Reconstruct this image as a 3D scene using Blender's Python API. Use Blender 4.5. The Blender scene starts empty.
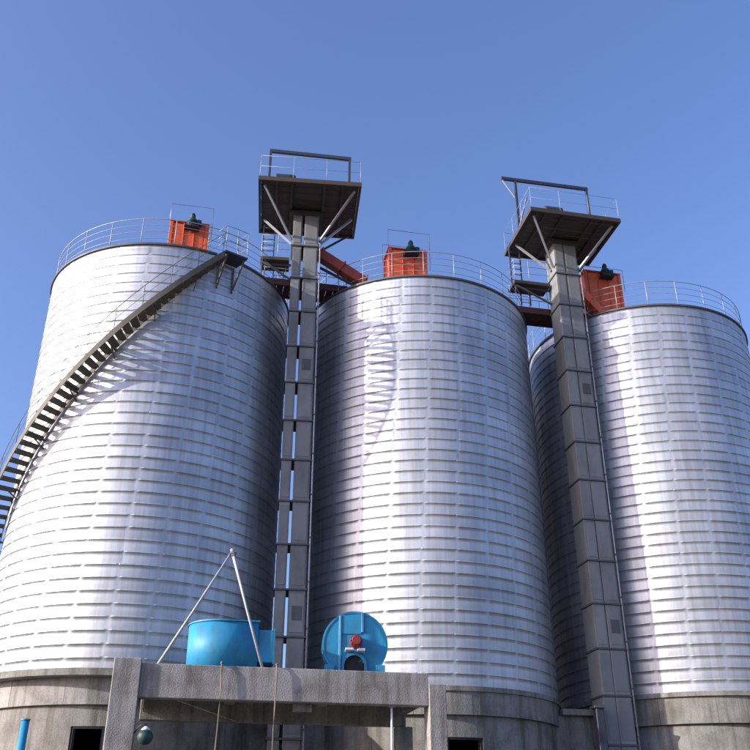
import bpy, math, random
from mathutils import Vector, Matrix
random.seed(7)
R_ = math.radians
scene = bpy.context.scene
col = scene.collection

# ------------------------------------------------------------------ camera
YAW = 11.80
cam_data = bpy.data.cameras.new('camera')
cam_data.sensor_width = 36.0
cam_data.lens = 911.4 / 750 * 36
cam_data.clip_start = 0.1
cam_data.clip_end = 20000
cam = bpy.data.objects.new('camera', cam_data)
cam.location = (-9.16, -34.96, 1.6)
cam.rotation_euler = (R_(90) + 0.482, 0, R_(-YAW))
col.objects.link(cam)
scene.camera = cam

# ------------------------------------------------------------------ sky and sun
SUN_AZ = (-0.990, -0.1426)          # horizontal direction towards the sun
SUN_EL = 17.0
world = bpy.data.worlds.new('World')
scene.world = world
world.use_nodes = True
wn = world.node_tree.nodes
wl = world.node_tree.links
wn.clear()
wout = wn.new('ShaderNodeOutputWorld')
bg = wn.new('ShaderNodeBackground')
sky = wn.new('ShaderNodeTexSky')
sky.sky_type = 'NISHITA'
sky.sun_disc = False
sky.sun_elevation = R_(SUN_EL)
sky.sun_rotation = math.atan2(SUN_AZ[0], SUN_AZ[1])
sky.altitude = 300
sky.air_density = 1.1
sky.dust_density = 4.0
sky.ozone_density = 4.5
bg.inputs['Strength'].default_value = 0.13
tint = wn.new('ShaderNodeMix')            # white balance of the whole sky
tint.data_type = 'RGBA'
tint.blend_type = 'MULTIPLY'
tint.inputs[0].default_value = 1.0
tint.inputs[7].default_value = (1.08, 0.97, 1.12, 1)
wl.new(sky.outputs[0], tint.inputs[6])
wl.new(tint.outputs[2], bg.inputs['Color'])
wl.new(bg.outputs[0], wout.inputs['Surface'])

sun_data = bpy.data.lights.new('sun', 'SUN')
sun_data.energy = 3.0
sun_data.angle = R_(0.53)
sun_data.color = (1.0, 0.96, 0.90)
sun = bpy.data.objects.new('sun', sun_data)
sd = Vector((SUN_AZ[0] * math.cos(R_(SUN_EL)), SUN_AZ[1] * math.cos(R_(SUN_EL)), math.sin(R_(SUN_EL))))
sun.rotation_euler = sd.to_track_quat('Z', 'Y').to_euler()
sun.location = sd * 100
col.objects.link(sun)

vs = scene.view_settings
vs.view_transform = 'Standard'
vs.look = 'None'
vs.gamma = 1
vs.use_curve_mapping = False
vs.exposure = 1.15


# ------------------------------------------------------------------ materials
def new_mat(name):
    m = bpy.data.materials.new(name)
    m.use_nodes = True
    nt = m.node_tree
    b = nt.nodes['Principled BSDF']
    return m, nt, b


def N(nt, t, **kw):
    n = nt.nodes.new(t)
    for k, v in kw.items():
        if k in n.inputs:
            n.inputs[k].default_value = v
        else:
            setattr(n, k, v)
    return n


def coords(nt, scale=(1, 1, 1), world_space=False):
    if world_space:
        g = N(nt, 'ShaderNodeNewGeometry')
        src = g.outputs['Position']
    else:
        g = N(nt, 'ShaderNodeTexCoord')
        src = g.outputs['Object']
    mp = N(nt, 'ShaderNodeMapping')
    mp.inputs['Scale'].default_value = scale
    nt.links.new(src, mp.inputs['Vector'])
    return mp.outputs[0]


def ramp(nt, src, stops):
    r = N(nt, 'ShaderNodeValToRGB')
    e = r.color_ramp.elements
    while len(e) > 1:
        e.remove(e[-1])
    e[0].position = stops[0][0]
    e[0].color = stops[0][1]
    for p, c in stops[1:]:
        x = e.new(p)
        x.color = c
    nt.links.new(src, r.inputs[0])
    return r.outputs[0]


def g4(v):
    return (v, v, v, 1)


def mix(nt, a, b, fac, mode='MIX'):
    n = N(nt, 'ShaderNodeMix')
    n.data_type = 'RGBA'
    n.blend_type = mode
    for s, v in ((n.inputs[0], fac), (n.inputs[6], a), (n.inputs[7], b)):
        if isinstance(v, (int, float, tuple)):
            s.default_value = v
        else:
            nt.links.new(v, s)
    return n.outputs[2]


def mat_zinc(name, base=(0.655, 0.66, 0.675), rough=0.49, metallic=0.82):
    """galvanised sheet: spangle, vertical run-off streaks, faint blotches"""
    m, nt, b = new_mat(name)
    L = nt.links
    v1 = coords(nt, (1, 1, 1), True)
    spang = N(nt, 'ShaderNodeTexVoronoi', Scale=34.0)
    L.new(v1, spang.inputs['Vector'])
    v2 = coords(nt, (5.0, 5.0, 0.32), True)
    st = N(nt, 'ShaderNodeTexNoise', Scale=1.0, Detail=5.0, Roughness=0.62)
    L.new(v2, st.inputs['Vector'])
    bl = N(nt, 'ShaderNodeTexNoise', Scale=0.55, Detail=3.0)
    L.new(v1, bl.inputs['Vector'])
    c0 = ramp(nt, st.outputs['Fac'], [(0.30, (base[0] * .74, base[1] * .74, base[2] * .74, 1)), (0.62, (*base, 1))])
    c1 = mix(nt, c0, ramp(nt, bl.outputs['Fac'], [(0.3, g4(0.80)), (0.7, g4(1.0))]), 1.0, 'MULTIPLY')
    oi = N(nt, 'ShaderNodeObjectInfo')
    c2 = mix(nt, c1, ramp(nt, oi.outputs['Random'], [(0.0, g4(0.86)), (1.0, g4(1.0))]), 1.0, 'MULTIPLY')
    tc = N(nt, 'ShaderNodeTexCoord')
    sx = N(nt, 'ShaderNodeSeparateXYZ')
    L.new(tc.outputs['Object'], sx.inputs[0])
    at = N(nt, 'ShaderNodeMath', operation='ARCTAN2')
    L.new(sx.outputs[1], at.inputs[0])
    L.new(sx.outputs[0], at.inputs[1])
    mu = N(nt, 'ShaderNodeMath', operation='MULTIPLY')
    mu.inputs[1].default_value = 26 / (2 * math.pi)
    L.new(at.outputs[0], mu.inputs[0])
    fl = N(nt, 'ShaderNodeMath', operation='FLOOR')
    L.new(mu.outputs[0], fl.inputs[0])
    cx = N(nt, 'ShaderNodeCombineXYZ')
    L.new(fl.outputs[0], cx.inputs[0])
    L.new(oi.outputs['Random'], cx.inputs[1])
    wn_ = N(nt, 'ShaderNodeTexWhiteNoise')
    L.new(cx.outputs[0], wn_.inputs['Vector'])
    c2 = mix(nt, c2, ramp(nt, wn_.outputs['Value'], [(0.0, g4(0.88)), (1.0, g4(1.0))]), 1.0, 'MULTIPLY')
    L.new(c2, b.inputs['Base Color'])
    b.inputs['Metallic'].default_value = metallic
    b.inputs['Specular Tint'].default_value = (0.58, 0.58, 0.60, 1)   # dull at grazing angles
    rr = N(nt, 'ShaderNodeMapRange')
    rr.inputs['To Min'].default_value = rough - 0.025
    rr.inputs['To Max'].default_value = rough + 0.04
    sep = N(nt, 'ShaderNodeSeparateColor')
    L.new(spang.outputs['Color'], sep.inputs[0])
    L.new(sep.outputs[0], rr.inputs['Value'])
    L.new(rr.outputs[0], b.inputs['Roughness'])
    b.inputs['Anisotropic'].default_value = 0.45
    tg = N(nt, 'ShaderNodeTangent')
    tg.direction_type = 'RADIAL'
    tg.axis = 'Z'
    L.new(tg.outputs[0], b.inputs['Tangent'])
    bp = N(nt, 'ShaderNodeBump', Strength=0.06, Distance=0.02)
    n3 = N(nt, 'ShaderNodeTexNoise', Scale=3.2, Detail=2.0)
    L.new(v1, n3.inputs['Vector'])
    L.new(n3.outputs['Fac'], bp.inputs['Height'])
    L.new(bp.outputs[0], b.inputs['Normal'])
    return m


def mat_concrete(name, base=(0.345, 0.32, 0.29), streak=0.65, boards=False):
    m, nt, b = new_mat(name)
    L = nt.links
    v1 = coords(nt, (1, 1, 1), True)
    n1 = N(nt, 'ShaderNodeTexNoise', Scale=1.3, Detail=8.0, Roughness=0.65)
    L.new(v1, n1.inputs['Vector'])
    v2 = coords(nt, (3.2, 3.2, 0.28), True)
    n2 = N(nt, 'ShaderNodeTexNoise', Scale=1.0, Detail=6.0, Roughness=0.6)
    L.new(v2, n2.inputs['Vector'])
    n3 = N(nt, 'ShaderNodeTexNoise', Scale=26.0, Detail=4.0)
    L.new(v1, n3.inputs['Vector'])
    d = (base[0] * .55, base[1] * .52, base[2] * .48, 1)
    c0 = ramp(nt, n1.outputs['Fac'], [(0.28, d), (0.5, (*base, 1)), (0.75, (base[0] * 1.25, base[1] * 1.25, base[2] * 1.25, 1))])
    c1 = mix(nt, c0, (0.10, 0.085, 0.06, 1), ramp(nt, n2.outputs['Fac'], [(0.47, g4(0)), (0.68, g4(streak))]))
    c2 = mix(nt, c1, ramp(nt, n3.outputs['Fac'], [(0.3, g4(0.78)), (0.6, g4(1.0))]), 1.0, 'MULTIPLY')
    L.new(c2, b.inputs['Base Color'])
    b.inputs['Roughness'].default_value = 0.9
    bp = N(nt, 'ShaderNodeBump', Strength=0.5, Distance=0.02)
    h = n3.outputs['Fac']
    if boards:
        wv = N(nt, 'ShaderNodeTexWave', Scale=1.6, Distortion=1.2, Detail=2.0)
        wv.bands_direction = 'Z'
        L.new(v1, wv.inputs['Vector'])
        mx = N(nt, 'ShaderNodeMath', operation='ADD')
        L.new(wv.outputs['Fac'], mx.inputs[0])
        L.new(n3.outputs['Fac'], mx.inputs[1])
        h = mx.outputs[0]
    L.new(h, bp.inputs['Height'])
    L.new(bp.outputs[0], b.inputs['Normal'])
    return m


def mat_paint(name, base, rough=0.5, metallic=0.0, dirt=(0.06, 0.045, 0.03), amount=0.5, scale=3.0, rnd=0.15):
    m, nt, b = new_mat(name)
    L = nt.links
    v1 = coords(nt, (1, 1, 0.45), True)
    n1 = N(nt, 'ShaderNodeTexNoise', Scale=scale, Detail=7.0, Roughness=0.65)
    L.new(v1, n1.inputs['Vector'])
    c = mix(nt, (*base, 1), (*dirt, 1), ramp(nt, n1.outputs['Fac'], [(0.46, g4(0)), (0.78, g4(amount))]))
    oi = N(nt, 'ShaderNodeObjectInfo')
    c = mix(nt, c, ramp(nt, oi.outputs['Random'], [(0.0, g4(1 - rnd)), (1.0, g4(1.0))]), 1.0, 'MULTIPLY')
    L.new(c, b.inputs['Base Color'])
    b.inputs['Metallic'].default_value = metallic
    rr = N(nt, 'ShaderNodeMapRange')
    rr.inputs['To Min'].default_value = rough - 0.08
    rr.inputs['To Max'].default_value = rough + 0.2
    L.new(n1.outputs['Fac'], rr.inputs['Value'])
    L.new(rr.outputs[0], b.inputs['Roughness'])
    bp = N(nt, 'ShaderNodeBump', Strength=0.15, Distance=0.01)
    L.new(n1.outputs['Fac'], bp.inputs['Height'])
    L.new(bp.outputs[0], b.inputs['Normal'])
    return m


def mat_ground():
    m, nt, b = new_mat('dry_earth')
    L = nt.links
    v = coords(nt, (1, 1, 1), True)
    a = N(nt, 'ShaderNodeTexNoise', Scale=0.12, Detail=8.0)
    L.new(v, a.inputs['Vector'])
    c = N(nt, 'ShaderNodeTexNoise', Scale=9.0, Detail=6.0)
    L.new(v, c.inputs['Vector'])
    c0 = ramp(nt, a.outputs['Fac'], [(0.3, (0.12, 0.112, 0.10, 1)), (0.7, (0.20, 0.185, 0.165, 1))])
    c1 = mix(nt, c0, ramp(nt, c.outputs['Fac'], [(0.3, g4(0.6)), (0.7, g4(1.0))]), 1.0, 'MULTIPLY')
    L.new(c1, b.inputs['Base Color'])
    b.inputs['Roughness'].default_value = 0.95
    bp = N(nt, 'ShaderNodeBump', Strength=0.6, Distance=0.05)
    L.new(c.outputs['Fac'], bp.inputs['Height'])
    L.new(bp.outputs[0], b.inputs['Normal'])
    return m


M = {
    'zinc': mat_zinc('galvanised_sheet'),
    'zinc_pipe': mat_paint('galvanised_pipe', (0.42, 0.43, 0.46), 0.5, 0.4, (0.2, 0.17, 0.14), 0.5),
    'rim': mat_paint('weathered_rim_steel', (0.12, 0.12, 0.13), 0.55, 0.4),
    'concrete': mat_concrete('cast_concrete'),
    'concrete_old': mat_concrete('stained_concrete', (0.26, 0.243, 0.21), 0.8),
    'casing': mat_paint('grey_casing_paint', (0.25, 0.25, 0.24), 0.6, 0.1, (0.11, 0.10, 0.09), 0.6, 1.6, 0.25),
    'flange': mat_paint('dark_flange_steel', (0.12, 0.12, 0.118), 0.6, 0.3),
    'deck_under': mat_paint('rusty_dark_plate', (0.075, 0.058, 0.046), 0.7, 0.2, (0.11, 0.05, 0.025), 0.6),
    'dark_steel': mat_paint('dark_blue_steel', (0.055, 0.06, 0.08), 0.55, 0.3),
    'brown_steel': mat_paint('primer_brown_steel', (0.10, 0.035, 0.028), 0.6, 0.1, (0.05, 0.03, 0.025), 0.6),
    'stair': mat_paint('stair_brown_steel', (0.15, 0.13, 0.10), 0.65, 0.2, (0.09, 0.055, 0.03), 0.7),
    'orange': mat_paint('orange_red_paint', (0.86, 0.13, 0.03), 0.45, 0.0, (0.20, 0.05, 0.02), 0.5),
    'chute': mat_paint('dull_red_paint', (0.33, 0.055, 0.03), 0.55, 0.0, (0.10, 0.04, 0.03), 0.6),
    'green': mat_paint('dark_green_paint', (0.012, 0.05, 0.045), 0.5, 0.0, (0.02, 0.03, 0.025), 0.4),
    'blue': mat_paint('bright_blue_paint', (0.02, 0.27, 0.47), 0.5, 0.0, (0.06, 0.09, 0.11), 0.75),
    'blue_edge': mat_paint('pale_blue_paint', (0.10, 0.36, 0.55), 0.45, 0.0, (0.05, 0.12, 0.2), 0.4),
    'dark': mat_paint('flat_black', (0.012, 0.014, 0.022), 0.8, 0.0),  # plain near-black; in the fan inlet it paints the shade
    'red': mat_paint('motor_red_paint', (0.24, 0.02, 0.025), 0.5, 0.0),
    'white': mat_paint('white_paint', (0.70, 0.70, 0.68), 0.5, 0.0, (0.3, 0.27, 0.22), 0.4),
    'rope': mat_paint('straw_rope', (0.20, 0.165, 0.11), 0.85, 0.0, (0.15, 0.1, 0.05), 0.6, 8),
    'pole': mat_paint('pale_weathered_pole', (0.40, 0.41, 0.42), 0.6, 0.2, (0.2, 0.15, 0.1), 0.6, 6),
    'ground': mat_ground(),
}


# ------------------------------------------------------------------ mesh helpers (world coordinates)
class MB:
    def __init__(self):
        self.v, self.f, self.s = [], [], []

    def add(self, vs_, fs_, smooth=False):
        o = len(self.v)
        self.v += [tuple(p) for p in vs_]
        self.f += [tuple(i + o for i in f) for f in fs_]
        self.s += [smooth] * len(fs_)
        return self

    def box(self, x0, x1, y0, y1, z0, z1, c=0.0):
        """box, its twelve edges chamfered by c"""
        if c <= 0:
            v = [(x, y, z) for z in (z0, z1) for y in (y0, y1) for x in (x0, x1)]
            return self.add(v, [(0, 2, 3, 1), (4, 5, 7, 6), (0, 1, 5, 4), (2, 6, 7, 3), (0, 4, 6, 2), (1, 3, 7, 5)])
        xs, ys, zs = (x0, x1), (y0, y1), (z0, z1)
        v, idx = [], {}
        for i in (0, 1):
            for j in (0, 1):
                for k in (0, 1):
                    X, Y, Z = xs[i], ys[j], zs[k]
                    a, b_, d = (c if i == 0 else -c), (c if j == 0 else -c), (c if k == 0 else -c)
                    for ax, p in enumerate(((X, Y + b_, Z + d), (X + a, Y, Z + d), (X + a, Y + b_, Z))):
                        idx[i, j, k, ax] = len(v)
                        v.append(p)
        f = []
        for ax in range(3):
            for s in (0, 1):
                q = []
                for (p, r) in ((0, 0), (1, 0), (1, 1), (0, 1)):
                    t = [0, 0, 0]
                    t[ax] = s
                    o = [a for a in range(3) if a != ax]
                    t[o[0]], t[o[1]] = p, r
                    q.append(idx[t[0], t[1], t[2], ax])
                f.append(q)
        for ax in range(3):
            o = [a for a in range(3) if a != ax]
            for p in (0, 1):
                for r in (0, 1):
                    t0 = [0, 0, 0]
                    t1 = [0, 0, 0]
                    t0[o[0]] = t1[o[0]] = p
                    t0[o[1]] = t1[o[1]] = r
                    t1[ax] = 1
                    f.append([idx[(*t0, o[0])], idx[(*t1, o[0])], idx[(*t1, o[1])], idx[(*t0, o[1])]])
        for i in (0, 1):
            for j in (0, 1):
                for k in (0, 1):
                    f.append([idx[i, j, k, 0], idx[i, j, k, 1], idx[i, j, k, 2]])
        return self.add(v, f)

    def beam(self, p, q, w, h, up=(0, 0, 1)):
        p, q = Vector(p), Vector(q)
        d = (q - p).normalized()
        s = d.cross(Vector(up))
        if s.length < 1e-4:
            s = d.cross(Vector((0, 1, 0)))
        s.normalize()
        t = s.cross(d)
        v = []
        for e in (p, q):
            for a, b_ in ((-1, -1), (1, -1), (1, 1), (-1, 1)):
                v.append(e + s * (a * w / 2) + t * (b_ * h / 2))
        return self.add(v, [(0, 3, 2, 1), (4, 5, 6, 7), (0, 1, 5, 4), (1, 2, 6, 5), (2, 3, 7, 6), (3, 0, 4, 7)])

    def tube(self, pts, r, n=8, closed=False):
        pts = [Vector(p) for p in pts]
        m = len(pts)
        rings = []
        for i, p in enumerate(pts):
            a = pts[(i - 1) % m] if (closed or i > 0) else p
            b_ = pts[(i + 1) % m] if (closed or i < m - 1) else p
            d = (b_ - a).normalized()
            s = d.cross(Vector((0, 0, 1)))
            if s.length < 1e-3:
                s = Vector((1, 0, 0))
            s.normalize()
            t = s.cross(d)
            rr = r[i] if isinstance(r, (list, tuple)) else r
            rings.append([p + (s * math.cos(2 * math.pi * k / n) + t * math.sin(2 * math.pi * k / n)) * rr for k in range(n)])
        v = [q for g in rings for q in g]
        f = []
        for i in range(m if closed else m - 1):
            j = (i + 1) % m
            for k in range(n):
                f.append((i * n + k, i * n + (k + 1) % n, j * n + (k + 1) % n, j * n + k))
        self.add(v, f, True)
        if not closed:
            o = len(self.v) - len(v)
            self.f += [tuple(o + k for k in range(n))[::-1], tuple(o + (m - 1) * n + k for k in range(n))]
            self.s += [False, False]
        return self

    def lathe(self, prof, n=96, c=(0, 0, 0), axis='Z', smooth=True, a0=0.0, a1=2 * math.pi, flat=()):
        full = abs(a1 - a0 - 2 * math.pi) < 1e-6
        cnt = n if full else n + 1
        v, f = [], []
        for i in range(cnt):
            a = a0 + (a1 - a0) * i / n
            ca, sa = math.cos(a), math.sin(a)
            for r, z in prof:
                if axis == 'Z':
                    v.append((c[0] + r * ca, c[1] + r * sa, c[2] + z))
                elif axis == 'Y':
                    v.append((c[0] + r * ca, c[1] + z, c[2] + r * sa))
                else:
                    v.append((c[0] + z, c[1] + r * ca, c[2] + r * sa))
        k = len(prof)
        sm = []
        for i in range(n):
            j = (i + 1) % cnt
            for q in range(k - 1):
                f.append((i * k + q, j * k + q, j * k + q + 1, i * k + q + 1))
                sm.append(smooth and q not in flat)
        o = len(self.v)
        self.v += v
        self.f += [tuple(x + o for x in t) for t in f]
        self.s += sm
        return self

    def prism(self, poly, z0, z1, smooth_side=False):
        n = len(poly)
        o = len(self.v)
        self.v += [(x, y, z0) for x, y in poly] + [(x, y, z1) for x, y in poly]
        self.f += [tuple(o + i for i in range(n))[::-1], tuple(o + n + i for i in range(n))]
        self.s += [False, False]
        for i in range(n):
            j = (i + 1) % n
            self.f.append((o + i, o + j, o + n + j, o + n + i))
            self.s.append(smooth_side)
        return self

    def mesh(self, name, mat, off=(0, 0, 0)):
        me = bpy.data.meshes.new(name)
        me.from_pydata([(p[0] - off[0], p[1] - off[1], p[2] - off[2]) for p in self.v], [], self.f)
        me.polygons.foreach_set('use_smooth', self.s)
        me.materials.append(M[mat])
        # consistent outward normals
        import bmesh
        bm = bmesh.new()
        bm.from_mesh(me)
        bmesh.ops.recalc_face_normals(bm, faces=bm.faces)
        bm.to_mesh(me)
        bm.free()
        me.update()
        return me

    def build(self, name, mat, parent=None):
        off = base_of(parent)
        o = bpy.data.objects.new(name, self.mesh(name, mat, off))
        col.objects.link(o)
        o.parent = parent
        return o


def base_of(o):
    p = Vector((0, 0, 0))
    while o is not None:
        p += o.location
        o = o.parent
    return p


def tag(o, label=None, cat=None, group=None, kind=None):
    for k, v in (('label', label), ('category', cat), ('group', group), ('kind', kind)):
        if v:
            o[k] = v
    return o


def thing(name, loc, label, cat, group=None):
    o = bpy.data.objects.new(name, None)
    o.empty_display_size = 0.3
    o.location = loc
    col.objects.link(o)
    return tag(o, label, cat, group)


def inst(name, me, parent, loc, rotz=0.0, scale=(1, 1, 1)):
    """one more piece that shares mesh data; loc is relative to the parent"""
    o = bpy.data.objects.new(name, me)
    col.objects.link(o)
    o.parent = parent
    o.location = loc
    o.rotation_euler = (0, 0, rotz)
    o.scale = scale
    return o


# ------------------------------------------------------------------ setting
S = 10.857                     # silo spacing
SX = (-S, 0.0, S)
RS = 5.0                       # silo radius
ZT = 22.4                      # rim height
ZB = (6.52, 6.42, 6.58)        # bottom of the steel on each silo
ZS = (0.21, 0.16, 0.16)          # slab thickness
NB = 38
GAPS = 26

g = MB()
ng = 60
ext = 6000.0
ticks = [-ext, -2000, -600, -200, -100] + [-60 + i * 4 for i in range(31)] + [100, 200, 600, 2000, ext]
gv, gf = [], []
for y in ticks:
    for x in ticks:
        r = math.hypot(x, y)
        z = 0.0 if r < 45 else 0.25 * math.sin(x * 0.05) * math.cos(y * 0.043)
        gv.append((x, y, z))
nt_ = len(ticks)
for j in range(nt_ - 1):
    for i in range(nt_ - 1):
        gf.append((j * nt_ + i, j * nt_ + i + 1, (j + 1) * nt_ + i + 1, (j + 1) * nt_ + i))
g.add(gv, gf, True)
tag(g.build('ground', 'ground'), 'bare dry earth yard around the silos', kind='structure')


# ------------------------------------------------------------------ concrete bases
def az(a):
    """azimuth measured from the front (-Y) towards +X, as lathe angle"""
    return R_(a) - math.pi / 2


def ring_piece(mb, r0, r1, z0, z1, a0, a1, n):
    full = abs((a1 - a0) - 2 * math.pi) < 1e-6
    if full:
        mb.lathe([(r0, z0), (r1, z0), (r1, z1), (r0, z1), (r0, z0)], n, smooth=True, flat=(0, 2))
        # split the corners so that shading stays crisp
        return
    v, f = [], []
    for i in range(n + 1):
        a = a0 + (a1 - a0) * i / n
        for r, z in ((r0, z0), (r1, z0), (r1, z1), (r0, z1)):
            v.append((r * math.cos(a), r * math.sin(a), z))
    for i in range(n):
        for q in range(4):
            f.append((i * 4 + q, (i + 1) * 4 + q, (i + 1) * 4 + (q + 1) % 4, i * 4 + (q + 1) % 4))
    f += [(0, 1, 2, 3), tuple(n * 4 + q for q in (3, 2, 1, 0))]
    mb.add(v, f)


def shift(mb, x):
    mb.v = [(p[0] + x, p[1], p[2]) for p in mb.v]
    return mb


base_labels = (
    'round concrete base with projecting slab edge under the silo with the spiral stair',
    'round concrete base with a small square opening between service deck and bucket elevator',
    'round stained concrete base under the silo without any stair or deck in front')
windows = ((-15.0, -3.2, 4.15, 4.93), (-6.2, 8.2, 4.05, 4.86), None)
for k in range(3):
    X = SX[k]
    t = thing('concrete_base', (X, 0, 0), base_labels[k], 'base', 'round concrete bases of the silos')
    zl = 5.52
    ob = lambda: MB()
    # lower wall, with a window opening where there is one
    mb = MB()
    if windows[k]:
        a0, a1, w0, w1 = windows[k]
        ring_piece(mb, 4.50, 4.88, 0, zl, az(a1), az(a0) + 2 * math.pi, 110)
        ring_piece(mb, 4.50, 4.88, 0, w0, az(a0), az(a1), 6)
        ring_piece(mb, 4.50, 4.88, w1, zl, az(a0), az(a1), 6)
    else:
        ring_piece(mb, 4.50, 4.88, 0, zl, az(-180), az(180), 116)
    shift(mb, X).build('wall', 'concrete_old', t)
    if windows[k]:
        fr = MB()
        ring_piece(fr, 4.78, 4.86, w1 - 0.07, w1 - 0.003, az(a0 + .1), az(a1 - .1), 6)
        ring_piece(fr, 4.78, 4.86, w0 + 0.003, w0 + 0.07, az(a0 + .1), az(a1 - .1), 6)
        ring_piece(fr, 4.78, 4.86, w0 + .073, w1 - .073, az(a0 + .1), az(a0 + .9), 1)
        ring_piece(fr, 4.78, 4.86, w0 + .073, w1 - .073, az(a1 - .9), az(a1 - .1), 1)
        shift(fr, X).build('window_frame', 'dark', t)
    # ring beam, cast in segments
    nseg = 16
    for s in range(nseg):
        rb = MB()
        a0 = -180 + 360 * s / nseg + 0.06 + 4.0
        a1 = a0 + 360 / nseg - 0.12
        ring_piece(rb, 4.45, 5.02 + random.uniform(-.008, .008), zl + 0.012, ZB[k] - ZS[k] - .005, az(a0), az(a1), 8)
        shift(rb, X).build('ring_beam', 'concrete_old' if k else 'concrete', t)
    sl = MB()
    sl.lathe([(0, ZB[k] - ZS[k]), ((5.48, 5.07, 5.12)[k], ZB[k] - ZS[k])], 116, smooth=False)
    sl.lathe([((5.48, 5.07, 5.12)[k], ZB[k] - ZS[k]), ((5.48, 5.07, 5.12)[k], ZB[k] - .005)], 116, smooth=True)
    sl.lathe([((5.48, 5.07, 5.12)[k], ZB[k] - .005), (0, ZB[k] - .005)], 116, smooth=False)
    shift(sl, X).build('slab', 'concrete_old', t)

for k, lab in ((0, 'stained concrete wall filling the gap behind the service deck and elevator'),
               (1, 'stained concrete wall filling the gap behind the elevator beside no deck')):
    xc = -S / 2 + k * S
    w = MB().box(xc - 1.30, xc + 1.30, -2.6, -2.3, 0, 5.9, 0.01)
    o = thing('infill_wall', (xc, -2.45, 0), lab, 'wall', 'infill walls between the bases')
    w.build('wall', 'concrete_old', o)
    MB().box(xc - 1.05, xc + 1.05, -2.8, -2.15, 5.905, 6.12, 0.015).build('coping', 'concrete_old', o)


# ------------------------------------------------------------------ silos
def band_mesh(seed, pitch):
    """one turn of the folded steel strip: flat sheet, rolled lip on top, lip pressed flat at each plate joint"""
    rnd = random.Random(seed)
    fr = (0.0, 0.035, 0.07, 0.11, 0.30, 0.50, 0.70, 0.89, 0.93, 0.965)
    v, f, sm = [], [], []
    rows = ((0.0, 0), (0.02, 0), (0.25, 1), (0.55, 1), (0.885, 0), (0.905, 2), (0.985, 2), (1.0, 0))
    cols = 0
    ph = [rnd.uniform(-1, 1) for _ in range(GAPS)]
    for gi in range(GAPS):
        jit = rnd.uniform(-0.02, 0.02)
        close = rnd.random() < 0.16        # a few joints stay proud
        for q in fr:
            a = 2 * math.pi * (gi + q + jit * (0.2 < q < 0.8)) / GAPS
            gapness = max(0.0, 1 - min(q, 1 - q) / 0.10)
            lip = 0.0165 * (1 - (0.2 if close else 0.9) * min(1, gapness * 1.3))
            bulge = 0.010 * math.sin(math.pi * q) * (1 + 0.5 * ph[gi]) + 0.004 * ph[gi] * math.cos(2 * math.pi * q)
            for h, kind in rows:
                r = RS
                if kind == 1:
                    r += bulge
                elif kind == 2:
                    r += lip
                v.append((r * math.cos(a), r * math.sin(a), h * pitch))
            cols += 1
    k = len(rows)
    for i in range(cols):
        j = (i + 1) % cols
        for q in range(k - 1):
            f.append((i * k + q, j * k + q, j * k + q + 1, i * k + q + 1))
            sm.append(q < 4)
    me = bpy.data.meshes.new('steel_band')
    me.from_pydata(v, [], f)
    me.polygons.foreach_set('use_smooth', sm)
    me.materials.append(M['zinc'])
    me.update()
    return me


PITCH = 0.4145
band_variants = [band_mesh(100 + i, PITCH) for i in range(6)]

post_me = MB().tube([(0, 0, 0), (0, 0, 1.22)], 0.018, 6).mesh('post', 'zinc_pipe')
silo_labels = (
    'tall galvanised steel silo with the outside spiral staircase',
    'tall galvanised steel silo between the two bucket elevators',
    'tall galvanised steel silo beyond the second elevator, without staircase or neighbour on its far side')
for k in range(3):
    X = SX[k]
    t = thing('silo', (X, 0, ZB[k]), silo_labels[k], 'silo', 'galvanised steel silos in a row')
    hgt = ZT - ZB[k]
    p = hgt / NB
    order = random.Random(k)
    for i in range(NB):
        inst('steel_band', band_variants[order.randrange(6)], t, (0, 0, i * p),
             2 * math.pi / GAPS * (order.randrange(GAPS) + 0.021 * i + 0.3 * k + order.choice((0, 0, 0, 0.02, -0.02))), (1, 1, p / PITCH))
    rm = MB().lathe([(RS - .02, ZT - .02), (RS + .075, ZT - .02), (RS + .075, ZT + .06), (RS - .02, ZT + .06)], 130, (X, 0, 0), smooth=False)
    rm.build('rim', 'rim', t)
    rf = MB()
    rf.lathe([(RS - .03, ZT + .03), (0.8, ZT + 1.02)], 64, (X, 0, 0), smooth=False)
    rf.lathe([(0.8, ZT + 1.02), (0.8, ZT + 1.25), (0.0, ZT + 1.4)], 64, (X, 0, 0), smooth=False)
    rf.build('roof', 'zinc', t)
    # guard railing
    rr = RS - 0.05
    def ringpts(z, r=rr, X=X):
        return [(X + r * math.cos(a), r * math.sin(a), z) for a in (2 * math.pi * i / 72 for i in range(72))]
    top = MB().tube(ringpts(ZT + 1.28), 0.016, 6, True).build('guard_railing', 'zinc_pipe', t)
    for zz in (0.34, 0.66, 0.97):
        MB().tube(ringpts(ZT + zz), 0.010, 5, True).build('mid_rail', 'zinc_pipe', top)
    npost = 24
    for i in range(npost):
        a = 2 * math.pi * (i + 0.35 * k) / npost
        inst('post', post_me, top, (rr * math.cos(a), rr * math.sin(a), hgt + .06))

# unseen silo inferred from dark reflections, added behind the gap to deepen them
t = thing('silo', (5.43, 9.45, ZB[1]), 'galvanised steel silo added unseen behind the front row', 'silo', 'galvanised steel silos in a row')
for i in range(NB):
    inst('steel_band', band_variants[i % 6], t, (0, 0, i * p), 0.37 * i, (1, 1, (ZT - ZB[1]) / NB / PITCH))
MB().lathe([(0, 0), (4.9, 0), (4.9, ZB[1]), (0, ZB[1])], 64, (5.43, 9.45, 0), smooth=False).build('base', 'concrete_old', t)
MB().lathe([(RS - .03, ZT), (0.8, ZT + 1.0), (0, ZT + 1.2)], 64, (5.43, 9.45, 0), smooth=False).build('roof', 'zinc', t)

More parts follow.
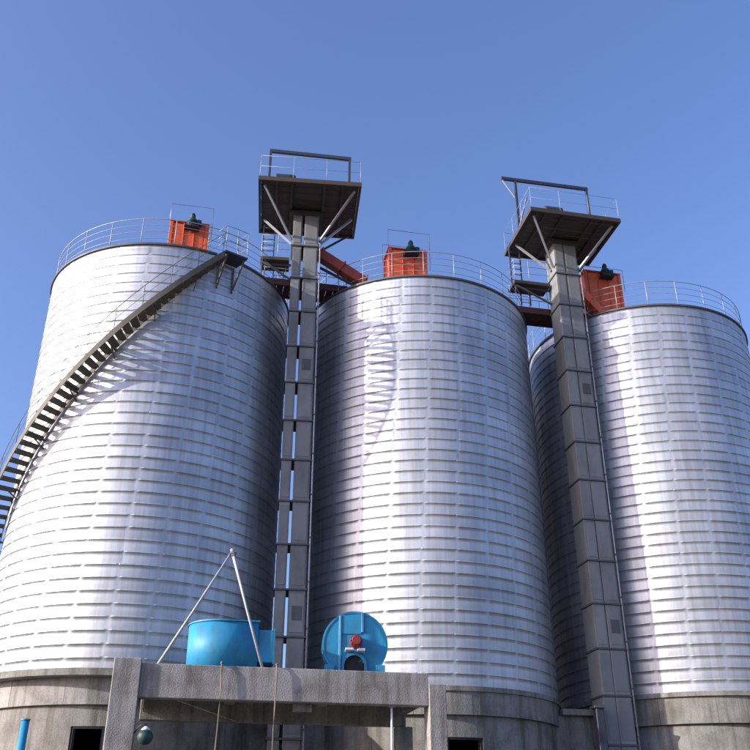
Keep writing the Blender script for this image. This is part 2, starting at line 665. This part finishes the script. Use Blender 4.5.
# ------------------------------------------------------------------ spiral staircase on the first silo
sx0 = SX[0]
st = thing('spiral_staircase', (sx0, 0, ZB[0]), 'brown steel staircase spiralling up the outside of the end silo', 'staircase')
A_TOP, Z_TOP = 20.0, 22.05
SLOPE = 0.1085                     # metres of rise per degree
A_BOT = A_TOP - (Z_TOP - ZB[0] - 0.1) / SLOPE
RI, RO = 5.10, 5.80


def pol(r, a, z):
    return (sx0 + r * math.cos(az(a)), r * math.sin(az(a)), z)


def zs(a):
    return Z_TOP - (A_TOP - a) * SLOPE


def stringer(r, half):
    mb = MB()
    v, f = [], []
    n = 90
    for i in range(n + 1):
        a = A_BOT + (A_TOP - A_BOT) * i / n
        z = zs(a)
        for dr, dz in ((-.012, -half), (.012, -half), (.012, half), (-.012, half)):
            v.append(pol(r + dr, a, z + dz))
    for i in range(n):
        for q in range(4):
            f.append((i * 4 + q, (i + 1) * 4 + q, (i + 1) * 4 + (q + 1) % 4, i * 4 + (q + 1) % 4))
    f += [(0, 1, 2, 3), tuple(n * 4 + q for q in (3, 2, 1, 0))]
    return mb.add(v, f)


stringer(RI, 0.15).build('stringer', 'stair', st)
stringer(RO, 0.15).build('stringer', 'stair', st)
# one tread, shared
TW = 3.3                          # degrees of tread depth
tr = MB()
v = []
for zz in (-0.045, 0.03):
    for a, r in ((-TW / 2, RI + .014), (TW / 2, RI + .014), (TW / 2, RO - .014), (-TW / 2, RO - .014)):
        v.append((r * math.cos(R_(a)), r * math.sin(R_(a)), zz))
tr.add(v, [(3, 2, 1, 0), (4, 5, 6, 7), (0, 1, 5, 4), (1, 2, 6, 5), (2, 3, 7, 6), (3, 0, 4, 7)])
tread_me = tr.mesh('tread', 'stair')
rise = 0.27
a = A_TOP - 1.2
while a > A_BOT:
    inst('tread', tread_me, st, (0, 0, zs(a) - ZB[0]), az(a))
    a -= rise / SLOPE
# wall brackets
a = A_TOP - 9.5
while a > A_BOT:
    z = zs(a)
    b_ = MB()
    b_.beam(pol(5.02, a, z - .16), pol(RO, a, z - .16), .06, .06)
    b_.beam(pol(5.03, a, z - .5), pol(5.5, a, z - .19), .04, .04)
    b_.build('bracket', 'stair', st)
    a -= 14.5
# handrail with posts
n = 70
hr = MB().tube([pol(RO, A_BOT + (A_TOP - A_BOT) * i / n, zs(A_BOT + (A_TOP - A_BOT) * i / n) + 1.0) for i in range(n + 1)], 0.012, 6).build('handrail', 'stair', st)
MB().tube([pol(RO, A_BOT + (A_TOP - A_BOT) * i / n, zs(A_BOT + (A_TOP - A_BOT) * i / n) + 0.55) for i in range(n + 1)], 0.008, 5).build('mid_rail', 'stair', hr)
a = A_TOP - 1
while a > A_BOT:
    MB().tube([pol(RO, a, zs(a) + .1), pol(RO, a, zs(a) + 1.0)], .011, 5).build('post', 'stair', hr)
    a -= 9.0
# landing at the rim
ld = MB()
v = []
for zz in (Z_TOP + .02, Z_TOP + .10):
    for a, r in ((19.6, 5.10), (29.0, 5.10), (29.0, 5.88), (19.6, 5.88)):
        v.append(pol(r, a, zz))
ld.add(v, [(3, 2, 1, 0), (4, 5, 6, 7), (0, 1, 5, 4), (1, 2, 6, 5), (2, 3, 7, 6), (3, 0, 4, 7)])
lp = ld.build('landing', 'dark_steel', st)
for a in (20.6, 28.0):
    b_ = MB().beam(pol(5.04, a, Z_TOP), pol(5.04, a, Z_TOP - 1.15), .09, .05, (1, 0, 0))
    b_.beam(pol(5.08, a, Z_TOP - 1.0), pol(5.80, a, Z_TOP - .02), .06, .06)
    b_.build('bracket', 'stair', lp)
for zz in (.45, .8, 1.15):
    MB().tube([pol(5.0, 29, Z_TOP + zz + .25), pol(5.86, 29, Z_TOP + zz + .1), pol(5.86, 24, Z_TOP + zz + .1), pol(5.86, 19.6, Z_TOP + zz + .1), pol(5.74, 17, Z_TOP + zz - .2)], .016, 5).build('rail', 'zinc_pipe', lp)
for a in (19.8, 24.3, 28.8):
    MB().tube([pol(5.86, a, Z_TOP + .1), pol(5.86, a, Z_TOP + 1.25)], .018, 5).build('post', 'zinc_pipe', lp)


# ------------------------------------------------------------------ bucket elevators with head platforms
def elevator(cx, cy, zp, px0, px1, py0, py1, label, frame, side, gap=.10):
    t = thing('bucket_elevator', (cx, cy, 0), label, 'elevator', 'bucket elevators in front of the silo gaps')
    y0, y1 = cy - .5, cy + .5
    legs = ((cx - .54, cx - .06 - gap), (cx - .06, cx + .52))
    sec = 1.5
    nsec = 16
    z_end = zp - .30
    sh = z_end / nsec
    for (x0, x1) in legs:
        for i in range(nsec):
            e = random.uniform(-.006, .006)
            zz0, zz1 = i * sh + .03, (i + 1) * sh - .03
            c = MB().box(x0 + e, x1 + e, y0 + .02, y1 - .02, zz0, zz1, .012)
            o = c.build('casing_section', 'casing', t)
            # stiffening swage on the front sheet
            s_ = MB()
            s_.box(x0 + .05 + e, x1 - .05 + e, y0 + .006, y0 + .019, zz0 + .12, zz1 - .12, .004)
            s_.build('front_panel', 'casing', o)
            if i in (5, 11) and x1 > cx:
                zc = (zz0 + zz1) / 2
                MB().box(x0 + .12 + e, x1 - .12 + e, y0 - .012, y0 + .004, zc - .24, zc + .24, .005).build('inspection_door', 'flange', o)
    for i in range(nsec + 1):
        z = i * sh
        fl = MB()
        zz0, zz1 = max(0.0, z - .029), z + .029
        x0, x1 = legs[0][0] - .045, legs[1][1] + .045
        fl.box(x0, x1, y0 - .03, y0 + .05, zz0, zz1)
        fl.box(x0, x1, y1 - .05, y1 + .03, zz0, zz1)
        fl.box(x0, legs[0][0] + .04, y0 + .051, y1 - .051, zz0, zz1)
        fl.box(legs[1][1] - .04, x1, y0 + .051, y1 - .051, zz0, zz1)
        fl.box(legs[0][1] - .03, legs[1][0] + .03, y0 + .051, y1 - .051, zz0, zz1)
        fl.build('flange', 'flange', t)
    # conduit up the outer corner
    cd = MB().tube([(legs[1][1] + .09, y0 + .02, .3), (legs[1][1] + .09, y0 + .02, z_end - 1.4)], .028, 8).build('conduit', 'zinc_pipe', t)
    for i in range(1, nsec):
        MB().box(legs[1][1] + .045, legs[1][1] + .135, y0 - .03, y0 + .07, i * sh + .25, i * sh + .30).build('clamp', 'flange', cd)
    # boot
    bt = MB().box(cx - .75, cx + .70, y0 - .12, y1 + .12, 0.0, 1.3, .03)
    bt.build('boot', 'casing', t)
    # platform: boards, edge channels, joists
    pw = (py1 - py0) / 9
    pl = MB()
    e = .10
    pl.box(px0, px1, py0, py0 + .09, zp - .14, zp + .06)
    pl.box(px0, px1, py1 - .09, py1, zp - .14, zp + .06)
    pl.box(px0, px0 + .09, py0 + .091, py1 - .091, zp - .14, zp + .06)
    pl.box(px1 - .09, px1, py0 + .091, py1 - .091, zp - .14, zp + .06)
    plat = pl.build('platform_frame', 'deck_under', t)
    inner0, inner1 = py0 + .1, py1 - .1
    bw = (inner1 - inner0) / 9
    for i in range(9):
        dz = random.uniform(-.012, .012)
        MB().box(px0 + .1, px1 - .1, inner0 + i * bw + .012, inner0 + (i + 1) * bw - .012, zp - .01 + dz, zp + .04 + dz).build('deck_board', 'deck_under', plat)
    for xx in (px0 + .75, cx - .68, cx + .66, px1 - .75):
        MB().box(xx - .05, xx + .05, py0 + .1, py1 - .1, zp - .13, zp - .03).build('joist', 'deck_under', plat)
    # collar under the platform and head casing on top
    MB().box(cx - .72, cx + .68, y0 - .10, y1 + .10, zp - .28, zp - .14, .01).build('collar', 'deck_under', t)
    hd = MB()
    pr = [(-.62, 0), (.58, 0), (.58, .75), (.45, 1.15), (.2, 1.38), (-.1, 1.42), (-.4, 1.25), (-.58, .85)]
    o0 = len(hd.v)
    hv = [(cx + a_, y0 - .02, zp + .09 + b_) for a_, b_ in pr] + [(cx + a_, y1 + .02, zp + .09 + b_) for a_, b_ in pr]
    m_ = len(pr)
    hd.add(hv, [tuple(range(m_))[::-1], tuple(range(m_, 2 * m_))] + [(i, (i + 1) % m_, m_ + (i + 1) % m_, m_ + i) for i in range(m_)])
    hd.build('head_casing', 'casing', t)
    mo = MB().lathe([(0, -.5), (.17, -.5), (.2, -.42), (.2, .3), (.14, .36), (0, .36)], 20, (cx - .9, py0 + .55, zp + .42), 'X', True, flat=(0, 2, 4)).build('drive_motor', 'dark_steel', t)
    MB().box(cx - 1.4, cx - .5, py0 + .32, py0 + .78, zp + .09, zp + .22).build('motor_base', 'flange', mo)
    # braces
    zb = zp - 1.55
    for (ax, ay, bx, by) in ((px0 + .25, py0 + .35, legs[0][0] - .05, y0 + .15), (px0 + .22, cy + .25, legs[0][0] - .05, y0 + .45),
                             (px1 - .25, py0 + .35, legs[1][1] + .05, y0 + .15), (px1 - .22, cy - .15, legs[1][1] + .05, y0 + .4),
                             (px1 - .25, py1 - .2, legs[1][1] + .05, y1 - .1)):
        MB().beam((ax, ay, zp - .12), (bx, by, zb), .085, .085).build('brace', 'zinc_pipe' if by < y0 + .5 else 'dark_steel', t)
    # guard railing round the platform
    zt = zp + .06
    i_ = .05
    loop = [(px0 + i_, py0 + i_), (px1 - i_, py0 + i_), (px1 - i_, py1 - i_), (px0 + i_, py1 - i_)]
    ra = MB().tube([(x, y, zt + 1.1) for x, y in loop], .009, 6, True).build('railing', 'zinc_pipe', t)
    MB().tube([(x, y, zt + .55) for x, y in loop], .008, 5, True).build('mid_rail', 'zinc_pipe', ra)
    for a_ in range(4):
        p0, p1 = loop[a_], loop[(a_ + 1) % 4]
        for q in (0, .33, .66):
            x, y = p0[0] + (p1[0] - p0[0]) * q, p0[1] + (p1[1] - p0[1]) * q
            MB().tube([(x, y, zt), (x, y, zt + 1.1)], .010, 5).build('post', 'zinc_pipe', ra)
    # hoist frame
    fx0, fx1, fy, fz0, fz1, over = frame
    hf = MB().beam((fx0 - over, fy, fz0), (fx1 + .07, fy, fz1), .10, .16).build('hoist_beam', 'dark_steel', t)
    for x, z in ((fx0, fz0), (fx1, fz1)):
        MB().beam((x, fy, zp + .09), (x, fy, z - .085), .10, .10).build('upright', 'dark_steel', hf)
    if over > .2:
        MB().beam((fx0 - over + .05, fy, fz0 - .09), (fx0 - .06, fy, fz0 - 1.0), .06, .06).build('strut', 'zinc_pipe', hf)
        MB().beam((fx0 - .05, fy - .06, zp + .1), (fx0 + .02, fy - 1.1, zp + .1 + 1.05), .05, .05).build('strut', 'zinc_pipe', hf)
    # side landing with ladder up to the platform
    lx0, lx1 = side
    ly0, ly1 = cy + .08, cy + .95
    lz = zp - 2.12
    la = MB().box(lx0, lx1, ly0, ly1, lz - .16, lz, .01).build('landing', 'deck_under', t)
    MB().beam((lx0 + .1, ly0 + .3, lz - .2), (legs[0][0] - .02, ly0 + .3, lz - .2), .08, .08).build('bearer', 'flange', la)
    MB().beam((lx0 + .1, ly0 + .15, lz - .18), (legs[0][0] - .03, ly0 + .15, lz - 1.0), .07, .07).build('strut', 'flange', la)
    for zz in (.4, .75, 1.1):
        MB().tube([(lx0 + .03, ly1, lz + zz), (lx0 + .03, ly0 + .02, lz + zz), (lx1, ly0 + .02, lz + zz)], .014, 5).build('rail', 'zinc_pipe', la)
    for x in (lx0 + .03, lx0 + .7):
        MB().tube([(x, ly0 + .02, lz), (x, ly0 + .02, lz + 1.1)], .016, 5).build('post', 'zinc_pipe', la)
    lad = MB()
    for x in (lx0 + .04, lx0 + .52):
        lad.beam((x, ly0 + .45, lz), (x, ly0 + .45, zp - .14), .05, .07, (0, 1, 0))
    lo = lad.build('ladder', 'dark_steel', t)
    zz = lz + .28
    while zz < zp - .2:
        MB().tube([(lx0 + .06, ly0 + .45, zz), (lx0 + .5, ly0 + .45, zz)], .018, 6).build('rung', 'dark_steel', lo)
        zz += .3
    # lower ladder from landing to catwalk
    lo = MB().beam((lx0 + .55, ly1 - .1, ZT + .75), (lx0 + .55, ly1 - .1, lz - .17), .045, .06, (0, 1, 0)).build('lower_ladder', 'dark_steel', t)
    MB().beam((lx0 + .98, ly1 - .1, ZT + .75), (lx0 + .98, ly1 - .1, lz - .17), .045, .06, (0, 1, 0)).build('side_rail', 'dark_steel', lo)
    zz = ZT + .9
    while zz < lz - .25:
        MB().tube([(lx0 + .575, ly1 - .1, zz), (lx0 + .955, ly1 - .1, zz)], .015, 6).build('rung', 'dark_steel', lo)
        zz += .3
    return t


e1 = elevator(-5.58, -3.40, 25.85, -7.62, -3.42, -5.82, -2.17,
              'slim grey twin-leg bucket elevator rising behind the service deck to a square platform', (-7.26, -3.80, -3.95, 28.87, 28.72, .05), (-7.42, -6.22))
e1.rotation_euler = (0, 0, R_(-5.6))
elevator(6.0, -3.42, 26.05, 3.76, 7.90, -5.72, -2.25,
         'slim grey twin-leg bucket elevator with a hoist arm overhanging its platform', (3.92, 7.42, -3.9, 29.04, 29.1, .66), (3.72, 5.38), .025)

# dark feed leg beside the second elevator
fd = thing('feed_pipe', (5.07, -4.23, 0), 'dark square feed pipe at the foot of an elevator', 'pipe')
MB().box(4.93, 5.22, -4.38, -4.08, 0, 5.95, .02).build('duct', 'dark_steel', fd)
MB().box(4.87, 5.28, -4.44, -4.02, 5.955, 6.03).build('flange', 'flange', fd)

# ------------------------------------------------------------------ catwalks between silo roofs
for k in range(2):
    xc = -S / 2 + k * S
    lab = ('brown steel catwalk bridging the roofs of the stair silo and its neighbour',
           'brown steel catwalk bridging roofs behind the elevator with the overhanging hoist arm')[k]
    z = ZT + .20
    t = thing('catwalk', (xc, -2.3, z), lab, 'catwalk', 'catwalks bridging silo roofs')
    x0, x1 = xc - 1.8, xc + 1.8
    for yy in (-2.78, -1.82):
        MB().box(x0, x1, yy - .05, yy + .05, z, z + .30).build('side_channel', 'brown_steel', t)
    nb = 12
    for i in range(nb):
        w_ = (x1 - x0) / nb
        MB().box(x0 + i * w_ + .01, x0 + (i + 1) * w_ - .01, -2.72, -1.88, z + .04 + random.uniform(-.005, .005), z + .08).build('deck_plate', 'brown_steel', t)
    for yy in (-2.78, -1.82):
        rl = MB().tube([(x0, yy, z + 1.35), (x1, yy, z + 1.35)], .018, 6).build('handrail', 'zinc_pipe', t)
        MB().tube([(x0, yy, z + .85), (x1, yy, z + .85)], .013, 5).build('mid_rail', 'zinc_pipe', rl)
        for i in range(5):
            x = x0 + .05 + (x1 - x0 - .1) * i / 4
            MB().tube([(x, yy, z + .30), (x, yy, z + 1.35)], .016, 5).build('post', 'zinc_pipe', rl)


# ------------------------------------------------------------------ red chutes
def chute(p, q, w_, mat, label):
    t = thing('grain_chute', q, label, 'chute', 'red chutes from elevators to silo roofs')
    p, q = Vector(p), Vector(q)
    MB().beam(p, q, w_, w_).build('duct', mat, t)
    d = (q - p)
    for f_ in (0.02, .5, .98):
        c = p + d * f_
        MB().beam(c - d.normalized() * .03, c + d.normalized() * .03, w_ + .12, w_ + .12).build('flange', mat, t)
    # sloping support below
    off = Vector((0, .1, -.55))
    MB().beam(p + off + d * .05, q + off * .6 + d * -.05, .07, .10).build('support', 'dark_steel', t)
    MB().beam(p + d * .62 + off * .9, p + d * .62 + Vector((0, 0, -.2)), .06, .06).build('prop', 'dark_steel', t)
    return t


chute((-5.0, -3.35, 24.0), (-3.02, -3.45, 22.72), .42, 'chute', 'dull red square chute sloping from the elevator behind the service deck')
chute((6.55, -3.4, 23.75), (7.85, -3.0, 22.75), .42, 'orange', 'orange square chute sloping past an orange filter box from an elevator')


# ------------------------------------------------------------------ orange filter boxes on the roofs
def filter_box(k, x0, x1, yf, depth, z1, rail, label):
    z0 = ZT + .08
    xc = (x0 + x1) / 2
    t = thing('filter_box', (xc, yf + depth / 2, z0), label, 'filter box', 'orange filter boxes on the silo roofs')
    y1 = yf + depth
    MB().box(x0 + .05, x1 - .05, yf + .05, y1 - .05, z0, z1 - .04, .01).build('body', 'orange', t)
    for x in (x0, x1 - .13):
        for y in (yf, y1 - .13):
            MB().box(x, x + .13, y, y + .13, z0 - .03, z1, .008).build('corner_post', 'orange', t)
    # front panels with ribs between them
    n_ = 3
    w_ = (x1 - x0 - .30) / n_
    for i in range(n_):
        xa = x0 + .15 + i * w_
        zt_ = z1 - .08 if i != 1 else z1 - .30
        p_ = MB().box(xa + .03, xa + w_ - .03, yf + .015, yf + .046, z0 + .05, zt_, .008).build('panel', 'orange', t)
    for i in range(1, n_):
        xa = x0 + .15 + i * w_
        MB().box(xa - .022, xa + .022, yf - .012, yf + .048, z0 + .03, z1 - .05, .006).build('rib', 'orange', t)
    MB().box(x0 - .02, x1 + .02, yf - .02, y1 + .02, z1 + .002, z1 + .05, .008).build('lid', 'orange', t)
    # green fan motor in front of the top edge
    mx = xc + .10
    mt = MB().lathe([(0, -.02), (.25, -.02), (.25, .03), (.21, .035), (.21, .07), (.24, .075), (.24, .10), (.21, .105), (.21, .14), (.24, .145), (.24, .17), (.21, .175), (.21, .21), (.24, .215), (.24, .24), (.20, .25), (.20, .33), (.16, .40), (.11, .44), (.11, .60), (.06, .70), (0, .71)], 18, (mx, yf - .10, z1 - .30), 'Z', False).build('fan_motor', 'green', t)
    MB().box(mx - .30, mx + .30, yf - .36, yf - .02, z1 - .40, z1 - .33, .01).build('motor_bracket', 'dark', mt)
    MB().box(mx + .18, mx + .36, yf - .22, yf - .04, z1 - .18, z1 + .06, .02).build('terminal_box', 'green', mt)
    # thin frame above
    fr = MB().tube([(x0 - .02, yf, z1), (x0 - .02, yf, rail), (x1 + .12, yf, rail), (x1 + .12, yf, z1 - .9)], .015, 5).build('rail_frame', 'zinc_pipe', t)
    MB().tube([(x0 - .02, y1, z1), (x0 - .02, y1, rail), (x1 + .12, y1, rail), (x1 + .12, y1, z1 - .9)], .013, 5).build('rail', 'zinc_pipe', fr)
    return t


filter_box(0, -11.16, -9.62, -4.30, 1.1, 24.1, 24.95, 'orange filter box with green motor on the roof of the stair silo')
filter_box(1, -2.10, -0.42, -4.00, 1.1, 24.32, 25.25, 'orange filter box with green motor on the roof between two elevators')
filter_box(2, 7.20, 8.98, -3.10, 1.1, 25.05, 25.3, 'orange filter box with green motor beside the orange chute')

# ------------------------------------------------------------------ service deck
dk = thing('service_deck', (-6.2, -7.5, 0), 'concrete service deck on pillars carrying blue fans and a pole tripod', 'deck')
MB().box(-10.12, -2.2, -9.0, -8.62, 5.21, 6.09, .018).build('front_beam', 'concrete', dk)
MB().box(-10.12, -2.2, -8.618, -6.0, 5.86, 6.06, .01).build('slab', 'concrete', dk)
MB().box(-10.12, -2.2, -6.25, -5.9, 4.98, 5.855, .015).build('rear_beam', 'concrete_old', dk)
for x in (-7.6, -4.9):
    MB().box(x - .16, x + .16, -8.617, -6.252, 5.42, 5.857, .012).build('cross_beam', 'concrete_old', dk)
MB().box(-10.84, -10.122, -9.08, -8.36, 0, 6.2, .02).build('pillar', 'concrete', dk)
MB().box(-2.198, -1.70, -9.05, -8.45, 0, 5.80, .02).build('pillar', 'concrete', dk)
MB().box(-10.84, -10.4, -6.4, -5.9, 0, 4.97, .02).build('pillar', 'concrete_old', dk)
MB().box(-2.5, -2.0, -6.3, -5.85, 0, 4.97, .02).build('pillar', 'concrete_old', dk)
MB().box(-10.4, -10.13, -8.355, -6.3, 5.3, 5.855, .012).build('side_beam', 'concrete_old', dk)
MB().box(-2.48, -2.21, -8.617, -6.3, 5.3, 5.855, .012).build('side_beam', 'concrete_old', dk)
# haunch under the front beam
h = MB()
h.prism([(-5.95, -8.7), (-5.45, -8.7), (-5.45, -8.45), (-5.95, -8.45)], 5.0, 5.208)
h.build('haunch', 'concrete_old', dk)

# ------------------------------------------------------------------ blue fan housing lying on its side
DZ = 6.065
f1 = thing('blower_housing', (-7.9, -7.4, DZ), 'bright blue drum-shaped blower housing with rounded end under the tripod', 'blower', 'blue blowers on the service deck')
arc = [(-7.95 + 1.0 * math.cos(a), -7.35 + 1.0 * math.sin(a)) for a in (math.pi / 2 + math.pi * i / 24 for i in range(25))]
poly = arc + [(-7.1, -8.33), (-7.1, -6.37)]


def stadium(mb, grow, z0, z1):
    P = [(-7.95 + (1.0 + grow) * math.cos(a), -7.35 + (1.0 + grow) * math.sin(a)) for a in (math.pi / 2 + math.pi * i / 32 for i in range(33))]
    P += [(-7.0 + grow, -8.35 - grow), (-7.0 + grow, -6.35 + grow)]
    n_ = len(P)
    v = [(x, y, z0) for x, y in P] + [(x, y, z1) for x, y in P]
    mb.add(v, [tuple(range(n_))[::-1], tuple(range(n_, 2 * n_))])
    for i in range(n_):
        j = (i + 1) % n_
        mb.add([v[i], v[j], v[n_ + j], v[n_ + i]], [(0, 1, 2, 3)], False)
    return mb


cs = MB()
P = [(-7.95 + 1.0 * math.cos(a), -7.35 + 1.0 * math.sin(a)) for a in (math.pi / 2 + math.pi * i / 32 for i in range(33))]
P += [(-7.0, -8.35), (-7.0, -6.35)]
cs.prism(P, DZ + .10, DZ + 1.38, True)
fo = cs.build('scroll_casing', 'blue', f1)
stadium(MB(), .035, DZ + 1.381, DZ + 1.42).build('top_flange', 'blue', fo)
stadium(MB(), .035, DZ + .055, DZ + .099).build('bottom_flange', 'blue', fo)
MB().box(-6.998, -6.56, -8.3, -7.3, DZ + .28, DZ + 1.18, .015).build('outlet_duct', 'blue', f1)
MB().box(-6.558, -6.52, -8.35, -7.25, DZ + .24, DZ + 1.22).build('outlet_flange', 'blue', f1)
for x, y in ((-8.5, -7.9), (-8.5, -6.8), (-7.2, -8.1), (-7.2, -6.6)):
    MB().box(x - .08, x + .08, y - .08, y + .08, DZ, DZ + .054).build('foot', 'dark_steel', f1)

# upright round fan facing outwards
FX, FY, FZ, FR = -4.03, -7.35, 7.06, 0.96
f2 = thing('fan_housing', (FX, FY, DZ), 'round blue fan housing standing upright with a red motor at its hub', 'blower', 'blue blowers on the service deck')
dr = MB().lathe([(0, -.35), (FR - .03, -.35), (FR - .03, .12), (0, .12)], 64, (FX, FY, FZ), 'Y', True, flat=(0, 2)).build('drum', 'blue', f2)
MB().lathe([(FR - .04, -.37), (FR + .02, -.37), (FR + .02, -.345), (FR - .04, -.345), (FR - .04, -.37)], 64, (FX, FY, FZ), 'Y', False).build('front_rim', 'blue', dr)
MB().lathe([(FR - .05, .115), (FR + .02, .115), (FR + .02, .15), (FR - .05, .15), (FR - .05, .115)], 64, (FX, FY, FZ), 'Y', False).build('rear_rim', 'blue', dr)
yf = FY - .352
for x, zl_, zh_ in ((FX - .45, -.86, .84), (FX + .22, .35, .93)):
    MB().box(x - .035, x + .035, yf - .05, yf - .002, FZ + zl_, FZ + zh_, .008).build('stiffener', 'blue_edge', f2)
MB().box(FX - .41, FX + .18, yf - .025, yf - .002, FZ + .30, FZ + .86, .006).build('access_panel', 'blue', f2)
# inlet arch
ia = MB()
nA = 20
v, f = [], []
for i in range(nA + 1):
    a = math.pi * i / nA
    for r in (.30, .37):
        for y in (yf - .10, yf - .003):
            v.append((FX - .02 + r * math.cos(a), y, FZ - .62 + r * math.sin(a)))
for i in range(nA):
    b0, b1 = i * 4, (i + 1) * 4
    f += [(b0, b1, b1 + 1, b0 + 1), (b0 + 2, b0 + 3, b1 + 3, b1 + 2), (b0, b0 + 2, b1 + 2, b1), (b0 + 1, b1 + 1, b1 + 3, b0 + 3)]
ia.add(v, f)
for s_ in (-1, 1):
    xa, xb = sorted((FX - .02 + s_ * .30, FX - .02 + s_ * .37))
    ia.box(xa, xb, yf - .10, yf - .003, DZ, FZ - .621)
io = ia.build('inlet_hood', 'blue', f2)
mb = MB()
pts = [(.295 * math.cos(math.pi * i / nA), .295 * math.sin(math.pi * i / nA)) for i in range(nA + 1)] + [(-.295, -.44), (.295, -.44)]
mb.add([(FX - .02 + x, yf - .02, FZ - .62 + z) for x, z in pts], [tuple(range(len(pts)))])
mb.add([(FX - .02 + x, yf - .004, FZ - .62 + z) for x, z in pts], [tuple(range(len(pts)))])
mb.build('inlet_shade', 'dark', io)  # flat black sheet, the inlet's inner shade put into its colour
# motor at the hub
mo = MB().lathe([(0, -.42), (.12, -.42), (.15, -.38), (.15, -.16), (.19, -.14), (.19, -.001), (0, -.001)], 24, (FX + .02, yf, FZ + .06), 'Y', True, flat=(0, 3, 5)).build('motor', 'red', f2)
for i in range(10):
    a = 2 * math.pi * i / 10
    MB().beam((FX + .02 + .15 * math.cos(a), yf - .37, FZ + .06 + .15 * math.sin(a)), (FX + .02 + .15 * math.cos(a), yf - .17, FZ + .06 + .15 * math.sin(a)), .02, .04, (math.cos(a), 0, math.sin(a))).build('cooling_fin', 'red', mo)
MB().box(FX - .30, FX - .06, yf - .34, yf - .004, FZ - .22, FZ - .155, .01).build('bracket', 'white', f2)
MB().box(FX + .06, FX + .28, yf - .34, yf - .004, FZ - .24, FZ - .165, .01).build('bracket', 'white', f2)
for x in (FX - .75, FX + .75):
    MB().prism([(x - .14, FY - .45), (x + .14, FY - .45), (x + .14, FY + .45), (x - .14, FY + .45)], DZ, DZ + .40).build('pedestal', 'blue', f2)

f2.rotation_euler = (0, 0, R_(-7))

# ------------------------------------------------------------------ tripod of poles
tp = thing('pole_tripod', (-7.9, -8.2, DZ), 'tall tripod of three pale poles lashed together over the blue blower', 'tripod')
ap = Vector((-7.92, -8.35, 9.40))
for q in ((-9.72, -8.78, DZ), (-6.86, -8.80, DZ), (-6.6, -7.0, DZ)):
    q = Vector(q)
    d = (ap - q).normalized()
    o_ = {-9.72: Vector((-.03, -.03, 0)), -6.86: Vector((.04, -.03, 0)), -6.6: Vector((.02, .05, 0))}[round(q.x, 2)]
    MB().tube([q, q.lerp(ap, .5) + Vector((0, 0, .01)), ap + o_ + d * .16], [.042, .038, .032], 8).build('pole', 'pole', tp)
MB().tube([(ap.x - .07, ap.y - .1, ap.z - .02), (ap.x + .12, ap.y - .09, ap.z + .01), (ap.x + .12, ap.y + .09, ap.z), (ap.x - .09, ap.y + .08, ap.z - .02)], .02, 6, True).build('lashing', 'rope', tp)

# ------------------------------------------------------------------ ropes, props, lamp, post
for i, (x, y, z1, lab) in enumerate(((-8.0, -9.05, 6.12, 'thin ochre rope hanging over the concrete beam below the blue blower'),
                                    (-6.50, -9.05, 6.14, 'thin ochre rope hanging over the concrete beam below the grey elevator'))):
    pts = [(x + .01, y + .42, 6.115), (x, y + .2, 6.12), (x, y - .005, z1), (x - .002, y - .03, 6.0)]
    for j in range(1, 13):
        pts.append((x + .02 * math.sin(j * .9 + i * 2), y - .03 - .01 * math.sin(j * .5), 6.0 - j * 5.98 / 12))
    ro = MB().tube(pts, .020, 7)
    t = thing('rope', (x, y, 0), lab, 'rope', 'ropes hanging over the deck edge')
    ro.build('strand', 'rope', t)
    MB().lathe([(0, -.04), (.03, -.035), (.042, 0), (.03, .035), (0, .04)], 10, (x, y + .02, 6.16), 'Z').build('knot', 'rope', t)
t = thing('steel_prop', (-3.22, -8.75, 0), 'thin pale steel prop standing under the concrete beam', 'prop')
MB().tube([(-3.22, -8.8, 0.0), (-3.22, -8.8, 2.9)], .045, 8).build('outer_tube', 'pole', t)
MB().tube([(-3.22, -8.8, 2.9), (-3.22, -8.8, 5.18)], .033, 8).build('inner_tube', 'white', t)
MB().box(-3.32, -3.12, -8.9, -8.7, 5.182, 5.207).build('head_plate', 'pole', t)

lm = thing('globe_lamp', (-10.1, -9.2, 4.0), 'dark green globe lamp on a bracket beside a concrete pillar', 'lamp')
MB().lathe([(0, -.20), (.10, -.18), (.18, -.10), (.205, 0.0), (.18, .09), (.11, .16), (.05, .19), (0, .20)], 24, (-9.82, -9.22, 4.22), 'Z').build('globe', 'green', lm)
MB().lathe([(0, .15), (.13, .15), (.10, .20), (.04, .25), (0, .25)], 18, (-9.82, -9.22, 4.22), 'Z', True, flat=(0,)).build('cap', 'white', lm)  # white cap paints the bright highlight on top of the globe
MB().tube([(-10.12, -9.0, 4.32), (-9.98, -9.1, 4.5), (-9.82, -9.22, 4.52), (-9.82, -9.22, 4.45)], .018, 6).build('bracket', 'dark_steel', lm)

t = thing('blue_post', (-13.22, -6.4, 0), 'blue painted steel post standing in front of the round concrete base', 'post')
MB().lathe([(0, 0), (.11, 0), (.11, 4.86), (0, 4.86)], 20, (-13.2, -6.4, 0), 'Z', True, flat=(0, 2)).build('tube', 'blue', t)
MB().lathe([(0, 4.861), (.13, 4.861), (.13, 4.90), (0, 4.90)], 20, (-13.2, -6.4, 0), 'Z', False).build('cap', 'blue', t)
MB().lathe([(.112, .001), (.22, .001), (.22, .03), (.112, .03)], 20, (-13.2, -6.4, 0), 'Z', False).build('base_plate', 'blue', t)
